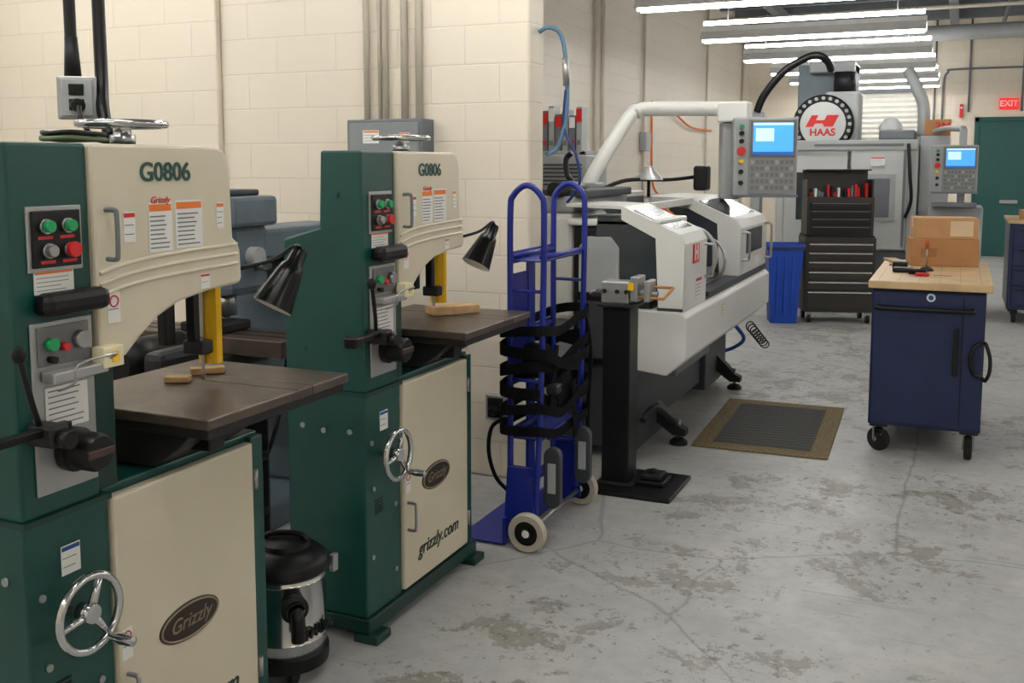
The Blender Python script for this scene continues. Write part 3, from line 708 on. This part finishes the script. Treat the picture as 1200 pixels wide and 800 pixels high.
# ---------------------------------------------------------------- workbench cart
o=Obj('workbench_cart',(-.13,6.9,0))
BUT=M('butcher_block',(196,166,124),.5,0,.12,7)
o.box('butcher_block_top',(-.46,.20),(6.18,7.65),(.99,1.035),BUT,.006)
for i in range(6): o.box('plank_seam',(-.46+.11*i+.05,-.46+.11*i+.052),(6.19,7.64),(1.0345,1.0357),M('seam',(150,115,75),.6))
o.box('cabinet_body',(-.44,.17),(6.24,7.58),(.17,.985),NAVY,.008)
o.box('end_panel',(-.43,.16),(6.225,6.242),(.19,.97),NAVY,.006)
o.box('panel_seam',(.05,.056),(6.222,6.226),(.2,.96),BLACK)
o.tube('push_handle',[(-.40,6.235,.88),(-.40,6.18,.88),(-.36,6.165,.88),(.06,6.165,.88),(.10,6.18,.88),(.10,6.235,.88)],.015,BLACK)
o.cyl('round_badge',(-.12,6.225,.945),(-.12,6.218,.945),.024,PAPER); o.cyl('round_badge_core',(-.12,6.218,.945),(-.12,6.216,.945),.014,LBLUE)
o.box('latch_bar',(.007,.033),(6.19,6.228),(.50,.78),BLACK,.005)
o.tube('side_hook_loop',[(.165,6.22,.70),(.18,6.20,.69),(.20,6.19,.62),(.20,6.19,.54),(.18,6.20,.49),(.165,6.22,.50),(.12,6.20,.52),(.10,6.19,.60),(.12,6.20,.68)],.011,BLACK,True)
for i,(x,y) in enumerate(((-.38,6.30),(.11,6.30),(-.38,7.50),(.11,7.50))):
    o.box('caster_plate',(x-.05,x+.05),(y-.05,y+.05),(.155,.17),DARK,.003)
    o.prism('caster_fork','x',[(y-.03,.155),(y+.04,.155),(y+.02,.055),(y-.005,.055)],x-.034,x-.026,STEEL)
    o.prism('caster_fork_2','x',[(y-.03,.155),(y+.04,.155),(y+.02,.055),(y-.005,.055)],x+.026,x+.034,STEEL)
    o.lathe('caster_wheel',[(0,-.022),(.062,-.022),(.071,-.012),(.071,.012),(.062,.022),(0,.022)],(x,y,.071),RUB,(1,0,0) if i!=0 else (.5,.85,0))
    o.cyl('caster_hub',(x-.026,y,.071),(x+.026,y,.071),.02,STEEL)
    o.box('brake_tab',(x-.02,x+.02),(y-.10,y-.03),(.11,.125),BLACK,.003)
o=Obj('cardboard_box',(-.09,7.36,1.036),rot=.16,world=False)
o.box('carton',(-.21,.21),(-.14,.14),(.0,.18),CARD,.004)
o.box('upper_carton',(-.19,.20),(-.13,.13),(.181,.32),M('cardboard_light',(186,142,100),.85,0,.08),.004)
o.box('tape_strip',(-.1905,.2005),(-.02,.02),(.25,.3215),TAPE)
o.box('print_panel',(.03,.17),(-.1315,-.13),(.20,.30),M('box_print',(212,186,152),.8))
o.box('lower_print',(-.15,-.05),(-.1415,-.14),(.06,.12),M('box_print_dark',(150,104,66),.8))
o=Obj('hand_tools',(-.2,6.7,1.036))
o.box('tool_body',(-.37,-.28),(6.85,6.95),(1.036,1.09),BLACK,.01)
o.box('tool_body_2',(-.36,-.24),(6.70,6.78),(1.036,1.066),BLACK,.01)
o.cyl('tool_socket',(-.26,6.62,1.055),(-.16,6.60,1.055),.018,BLACK)
o.cyl('screwdriver_shaft',(-.17,6.95,1.05),(-.17,6.95,1.20),.005,STEEL); o.cyl('screwdriver_handle',(-.17,6.95,1.17),(-.17,6.95,1.24),.014,M('amber_handle',(170,90,30),.3))
o.lathe('stand_base',[(0,0),(.035,0),(.035,.012),(.015,.02),(0,.02)],(-.17,6.95,1.036),DARK)
o.box('red_cutter',(-.22,-.14),(6.52,6.56),(1.036,1.055),RED,.006)
o.box('steel_rule',(-.12,-.02),(6.60,6.62),(1.036,1.04),STEEL)
o.box('pliers',(-.25,-.12),(6.82,6.84),(1.036,1.05),DARK,.004,(0,0,.5))
o=Obj('wood_sticks',(-.4,7.3,1.036))
o.box('stick_1',(-.42,-.34),(7.25,7.60),(1.036,1.052),WOODC,0,(0,0,.3))
o.box('stick_2',(-.40,-.32),(7.10,7.125),(1.036,1.052),WOODC,0,(0,0,-.4))

o=Obj('tool_cabinet',(.95,12.5,0))
o.box('body',(.52,1.45),(12.05,13.2),(.15,1.08),NAVY,.01)
o.box('top',(.50,1.47),(12.03,13.22),(1.08,1.12),BUT,.006)
for i in range(4): 
    o.box('drawer_front',(.56,1.41),(12.03,12.05),(.20+.215*i,.39+.215*i),NAVY,.005); o.box('drawer_pull',(.60,1.37),(12.01,12.03),(.36+.215*i,.375+.215*i),BLACK)
for x in(.6,1.37):
    for y in(12.15,13.1):
        o.lathe('caster',[(0,-.02),(.06,-.02),(.06,.02),(0,.02)],(x,y,.06),RUB,(1,0,0)); o.box('caster_bracket',(x-.035,x+.035),(y-.03,y+.03),(.09,.15),DARK)
o.box('item_carton',(.62,.9),(12.2,12.5),(1.12,1.22),CARD,.004)
o.box('item_case',(1.0,1.35),(12.2,12.5),(1.12,1.38),BLACK,.02)

# ---------------------------------------------------------------- tool chest
o=Obj('rolling_tool_chest',(-1.20,11.5,0),rot=.3,world=False)
o.box('cabinet',(-.37,.37),(-.22,.24),(.12,.93),CHEST,.008)
zz=.16
for i,h in enumerate((.20,.10,.10,.10,.09,.09)):
    o.box('drawer_%d'%(i+1),(-.34,.34),(-.235,-.22),(zz,zz+h-.012),CHEST,.003)
    o.box('drawer_trim_%d'%(i+1),(-.33,.33),(-.245,-.233),(zz+h-.030,zz+h-.012),CHROME,.002)
    zz+=h+.008
o.box('upper_chest',(-.35,.35),(-.16,.22),(.95,1.36),CHEST,.008)
for i in range(4):
    o.box('upper_drawer_%d'%(i+1),(-.32,.32),(-.172,-.16),(.97+.085*i,1.045+.085*i),BLACK,.003)
    o.box('upper_pull_%d'%(i+1),(-.30,.30),(-.178,-.171),(1.035+.085*i,1.041+.085*i),GREY)
o.box('chest_divider',(-.36,.36),(-.18,.23),(.93,.95),BLACK)
o.box('lid_back',(-.35,.35),(.19,.22),(1.36,1.66),CHEST,.006)
o.box('lid_side_l',(-.35,-.335),(-.10,.22),(1.36,1.55),CHEST); o.box('lid_side_r',(.335,.35),(-.10,.22),(1.36,1.55),CHEST)
o.box('lid_lip',(-.35,.35),(.02,.22),(1.645,1.66),CHEST,.003)
random.seed(7)
for i in range(18):
    x=-.31+i*.036; hh=random.uniform(.04,.18)
    o.box('tool_%d'%i,(x-.014,x+.014),(.0+random.uniform(0,.08),.03+.1),(1.36,1.36+hh),random.choice([RED,BLACK,RED,MGREY,PAPER,BLACK]),.004)
for x in(-.31,.31):
    for y in(-.17,.19):
        o.lathe('caster',[(0,-.018),(.05,-.018),(.05,.018),(0,.018)],(x,y,.05),BLACK,(1,0,0)); o.box('caster_bracket',(x-.03,x+.03),(y-.03,y+.03),(.075,.12),STEEL)
o.handle('side_handle',(.37,-.12,.80),(.37,.14,.80),(.05,0,0),.012,STEEL)

o=Obj('recycling_bin',(-1.72,11.2,0),rot=.3,world=False)
def ringrect(w,d,z): return [(-w,-d,z),(w,-d,z),(w,d,z),(-w,d,z)]
L=[ringrect(.14,.13,0),ringrect(.18,.17,.80),ringrect(.20,.19,.80),ringrect(.20,.19,.86),ringrect(.19,.18,.86),ringrect(.135,.125,.03)]
v=[p for r in L for p in r]; f=[(0,1,2,3),(20,21,22,23)]
for k in range(5):
    for i in range(4): f.append((k*4+i,k*4+(i+1)%4,(k+1)*4+(i+1)%4,(k+1)*4+i))
o.add('bin_body',v,f,BINB,.012)
for x in(-.08,0,.08): o.box('moulded_rib',(x-.012,x+.012),(-.168,-.14),(.1,.74),BINB,.005,(.03,0,0))
o.prism('bag_rim','z',[(-.205,-.195),(.205,-.195),(.205,.195),(-.205,.195)],.81,.83,GLASS)

# ---------------------------------------------------------------- machining centre
o=Obj('vertical_machining_center',(-1.2,13.4,0))
o.box('base',(-2.05,-.45),(12.7,14.3),(.02,.70),MGREY,.02)
o.box('enclosure_left',(-2.05,-1.95),(12.6,14.2),(.70,1.95),MACH,.01)
o.box('enclosure_right',(-.55,-.45),(12.6,14.2),(.70,1.95),MACH,.01)
o.box('enclosure_back',(-1.95,-.55),(14.15,14.2),(.70,1.95),MACH)
o.box('front_door_left',(-1.95,-1.22),(12.58,12.63),(.72,1.93),MACH,.01)
o.box('front_door_right',(-1.18,-.55),(12.56,12.60),(.72,1.93),MACH,.01)
o.box('door_window_left',(-1.80,-1.35),(12.565,12.58),(1.05,1.62),GLASS,.004)
o.box('door_window_right',(-1.06,-.68),(12.548,12.56),(1.05,1.60),LGREY,.004)
o.box('door_window_right_pane',(-1.00,-.74),(12.544,12.548),(1.10,1.55),MGREY,.004)
o.box('front_top_rail',(-2.05,-.45),(12.54,12.66),(1.88,2.0),LGREY,.01)
o.box('rail_lettering_strip',(-1.6,-.6),(12.535,12.54),(1.925,1.955),GREY)
o.handle('door_pull',(-1.24,12.58,1.5),(-1.24,12.58,1.1),(0,-.05,0),.012,DARK)
o.label('enclosure_label','y',(-.88,12.543,1.75),.16,.10,RED,3)
o.box('vertical_trim',(-.60,-.57),(12.54,12.56),(.75,1.88),MGREY)
o.box('column',(-1.95,-1.25),(13.5,14.1),(1.95,2.98),M('column_bluegrey',(112,126,134),.5),.02)
o.box('column_cap',(-1.80,-1.25),(13.35,14.1),(2.86,3.0),LGREY,.02)
o.box('spindle_head',(-1.55,-1.15),(13.0,13.5),(1.75,2.60),LGREY,.03)
o.cyl('spindle_motor',(-1.35,13.25,2.60),(-1.35,13.25,2.85),.13,DARK)
cc=(-1.55,12.85,2.20)
o.lathe('carousel_rim',[(0,.0),(.34,.0),(.36,.02),(.36,.10),(.33,.12),(0,.12)],(cc[0],cc[1],cc[2]),BLACK,(0,1,0))
o.lathe('carousel_face',[(0,-.012),(.265,-.012),(.27,-.006),(.27,.0)],cc,MACH,(0,1,0))
for k in range(24):
    a=2*math.pi*k/24; p=(cc[0]+.315*math.cos(a),cc[1]-.0,cc[2]+.315*math.sin(a))
    o.cyl('tool_holder',(p[0],p[1],p[2]),(p[0],p[1]-.025,p[2]),.022,LGREY,n=10)
X,Z=cc[0],cc[2]
o.prism('carousel_logo','y',[(X-.20,Z-.03),(X-.13,Z+.11),(X-.05,Z+.11),(X-.08,Z+.05),(X+.02,Z+.05),(X+.05,Z+.11),(X+.19,Z+.11),(X+.12,Z-.03),(X+.02,Z-.03),(X-.0,Z+.01),(X-.09,Z+.01),(X-.11,Z-.03)],cc[1]-.018,cc[1]-.012,RED)
o.text('carousel_lettering','HAAS',(X,cc[1]-.013,Z-.10),.12,'y',RED,.001,bold=.004)
o.cyl('carousel_axle',(cc[0],12.97,cc[2]),(cc[0],13.1,cc[2]),.08,MGREY)
o.box('side_cabinet',(-.44,-.12),(12.9,14.0),(.3,2.05),LGREY,.015)
o.box('side_top',(-.9,-.50),(12.8,13.6),(2.0,2.12),MGREY,.02)
o.lathe('dome_motor',[(.0,.16),(.07,.14),(.13,.06),(.14,0)],(-.78,13.0,2.12),MACH)
o.tube('white_hose',[(-.42,13.2,2.05),(-.43,13.2,2.4),(-.50,13.2,2.6),(-.62,13.3,2.85)],.07,LGREY)
o.tube('hanging_hose',[(-.55,12.5,1.95),(-.52,12.45,1.6),(-.50,12.45,1.3),(-.56,12.5,1.1)],.02,BLACK)
o.tube('cable_hose',[(-2.3,12.6,2.35),(-2.22,12.6,2.55),(-2.0,12.6,2.82),(-1.75,12.6,2.97),(-1.60,12.6,3.0),(-1.50,12.7,2.94),(-1.48,12.9,2.86)],.045,BLACK)
o.box('hose_support',(-2.36,-2.24),(12.6,12.8),(.0,2.36),LGREY,.01)
o.box('pendant_column',(-.02,.06),(12.1,12.2),(1.3,2.1),LGREY,.01)
o.tube('pendant_boom',[(-.30,13.0,2.10),(-.15,12.6,2.12),(.02,12.15,2.10)],.035,LGREY)
pendant(o,(-.05,11.9,1.66),.12,.46,.52,True)
o.box('pendant_shelf',(-.27,.18),(11.75,12.1),(1.26,1.30),MGREY,.005)
o.box('lower_unit',(-.30,.25),(12.05,12.8),(.05,1.25),LGREY,.02)
o.box('lower_unit_panel',(-.22,.17),(12.03,12.05),(.6,1.15),MGREY,.005)
o.box('top_carton',(-.40,-.12),(12.95,13.35),(2.051,2.24),CARD,.004); o.text('carton_print','3M',(-.2,12.948,2.15),.14,'y',RED,.001,bold=.004); o.box('top_carton_tape',(-.41,-.11),(13.1,13.16),(2.2,2.243),TAPE)

# ---------------------------------------------------------------- side wall things
o=Obj('shelving_unit',(-3.3,8.6,0))
for x in(-3.6,-3.0):
    for y in(8.3,8.85): o.box('upright',(x-.02,x+.02),(y-.02,y+.02),(0,1.82),MGREY)
for z in(.2,.75,1.3,1.80): o.box('shelf',(-3.62,-2.98),(8.28,8.87),(z,z+.03),LGREY)
o.box('shelf_bin',(-3.55,-3.1),(8.32,8.8),(1.33,1.6),MGREY,.01); o.box('shelf_bin_2',(-3.5,-3.1),(8.32,8.8),(.78,1.1),BINB,.01)
o.box('shelf_crate',(-3.5,-3.05),(8.32,8.8),(.23,.55),DARK,.01)
o=Obj('boxed_supplies',(-3.3,8.55,1.83))
for i in range(9):
    x=-3.60+i*.065; h=random.uniform(.30,.42)
    o.box('package_%d'%i,(x,x+.05),(8.35,8.50),(1.831,1.831+h),MGREY if i%2 else LGREY,.003)
    o.box('package_top_%d'%i,(x,x+.052),(8.342,8.35),(1.831+h*.65,1.831+h*.95),RED if i%3!=1 else PAPER)
    o.box('package_mark_%d'%i,(x+.01,x+.04),(8.342,8.35),(1.88,1.92),RED if i%2 else GREY)
o=Obj('power_supply_unit',(-2.75,7.3,0))
o.box('cabinet',(-2.95,-2.58),(7.2,7.7),(.0,1.78),LGREY,.01)
for i in range(6): o.box('louver',(-2.92,-2.61),(7.19,7.2),(1.55+.03*i,1.562+.03*i),DGREY)
o=Obj('air_hose',(-1.98,5.15,2.0))
o.tube('hose',[(-2.055,5.0,2.40),(-2.0,5.0,2.42),(-1.95,5.05,2.38),(-1.93,5.08,2.2),(-1.94,5.1,1.95),(-1.99,5.1,1.80),(-2.03,5.05,1.76)],.012,HOSEB)
o.cyl('coupling',(-1.935,5.07,2.27),(-1.932,5.08,2.12),.017,SILVER)
o.tube('second_hose',[(-1.935,5.08,2.1),(-1.95,5.1,1.9),(-1.88,5.1,1.75),(-1.87,5.12,1.6),(-1.95,5.15,1.5)],.008,M('hose_navy',(30,50,110),.5))
o=Obj('extension_cord',(-3.9,13,1.9))
o.tube('cord',[(-3.97,13.8,2.6),(-3.97,13.8,2.2),(-3.95,13.8,1.5),(-3.9,13.9,1.3)],.016,ORCORD)
o.tube('cord_swag',[(-3.95,14.5,2.6),(-3.93,15.2,2.42),(-3.93,16.0,2.30),(-3.95,17.4,2.3)],.016,ORCORD)
o=Obj('side_wall_conduits',(-3.97,13,3))
for y,r in((11.4,.025),(11.65,.025),(13.4,.02),(17.1,.02),(20.2,.03)): o.cyl('conduit',(-3.965,y,.3),(-3.965,y,4.68),r,CONDUIT,n=10)
o.box('junction_box',(-3.995,-3.9),(13.3,13.55),(1.9,2.15),LGREY,.01)

# back wall
o=Obj('door_1',(-1.5,20.98,0))
o.box('frame_left',(-2.28,-2.18),(20.94,20.995),(0,3.2),MGREY); o.box('frame_right',(-.78,-.68),(20.94,20.995),(0,3.2),MGREY); o.box('frame_top',(-2.28,-.68),(20.90,20.995),(3.1,3.3),MGREY)
SL=M('shutter_slat',(186,184,176),.5)
for i in range(31): o.prism('slat_%d'%i,'x',[(20.97,.1*i),(20.95,.1*i+.05),(20.97,.1*i+.1),(20.985,.1*i+.1),(20.985,.1*i)],-2.18,-.78,SL)
o=Obj('door_2',(1.2,20.98,0))
o.box('frame_left',(.22,.30),(20.93,20.995),(0,2.60),TEAL); o.box('frame_right',(2.2,2.28),(20.93,20.995),(0,2.60),TEAL); o.box('frame_top',(.22,2.28),(20.93,20.995),(2.52,2.60),TEAL)
o.box('leaf_left',(.30,1.245),(20.95,20.99),(.01,2.52),TEAL,.004); o.box('leaf_right',(1.255,2.2),(20.95,20.99),(.01,2.52),TEAL,.004)
for x in(1.0,1.35): o.box('push_bar',(x-.3 if x<1.2 else x,x if x<1.2 else x+.3),(20.90,20.95),(1.0,1.06),STEEL)
o=Obj('exit_sign',(.78,20.9,2.84))
o.box('housing',(.62,.94),(20.92,20.99),(2.74,2.94),EXITM,.01); o.text('exit_lettering','EXIT',(.78,20.918,2.84),.15,'y',PAPER,.001,bold=.003)
o=Obj('fire_alarm',(-.02,20.95,2.7)); o.box('pull_station',(-.05,.01),(20.93,20.99),(2.6,2.85),RED,.01); o.cyl('strobe',(-.02,20.93,2.78),(-.02,20.90,2.78),.02,PAPER)
o=Obj('back_wall_conduits',(0,20.97,3))
o.tube('bent_conduit',[(-.35,20.96,1.9),(-.35,20.96,3.2),(-.28,20.96,3.45),(-.1,20.96,3.5),(1.6,20.96,3.5)],.02,MGREY)
for x in(-2.6,-.5,.1,1.0): o.cyl('conduit',(x,20.96,2.7 if x>0 else 0.3),(x,20.96,4.68),.018,MGREY,n=8)
o.box('panel',(-3.1,-2.7),(20.85,20.99),(1.2,2.2),LGREY,.01)

# ---------------------------------------------------------------- world + camera
w=bpy.data.worlds.new('World'); sc.world=w; w.use_nodes=True
w.node_tree.nodes['Background'].inputs[0].default_value=(.8,.85,.9,1); w.node_tree.nodes['Background'].inputs[1].default_value=.3
cam=bpy.data.cameras.new('camera'); co=bpy.data.objects.new('camera',cam); sc.collection.objects.link(co)
co.location=(0,0,1.7); co.rotation_euler=(math.radians(84),0,math.radians(23.87))
cam.sensor_width=36; cam.lens=1180/1200*36; cam.shift_y=-82/1200; cam.clip_start=.05
sc.camera=co
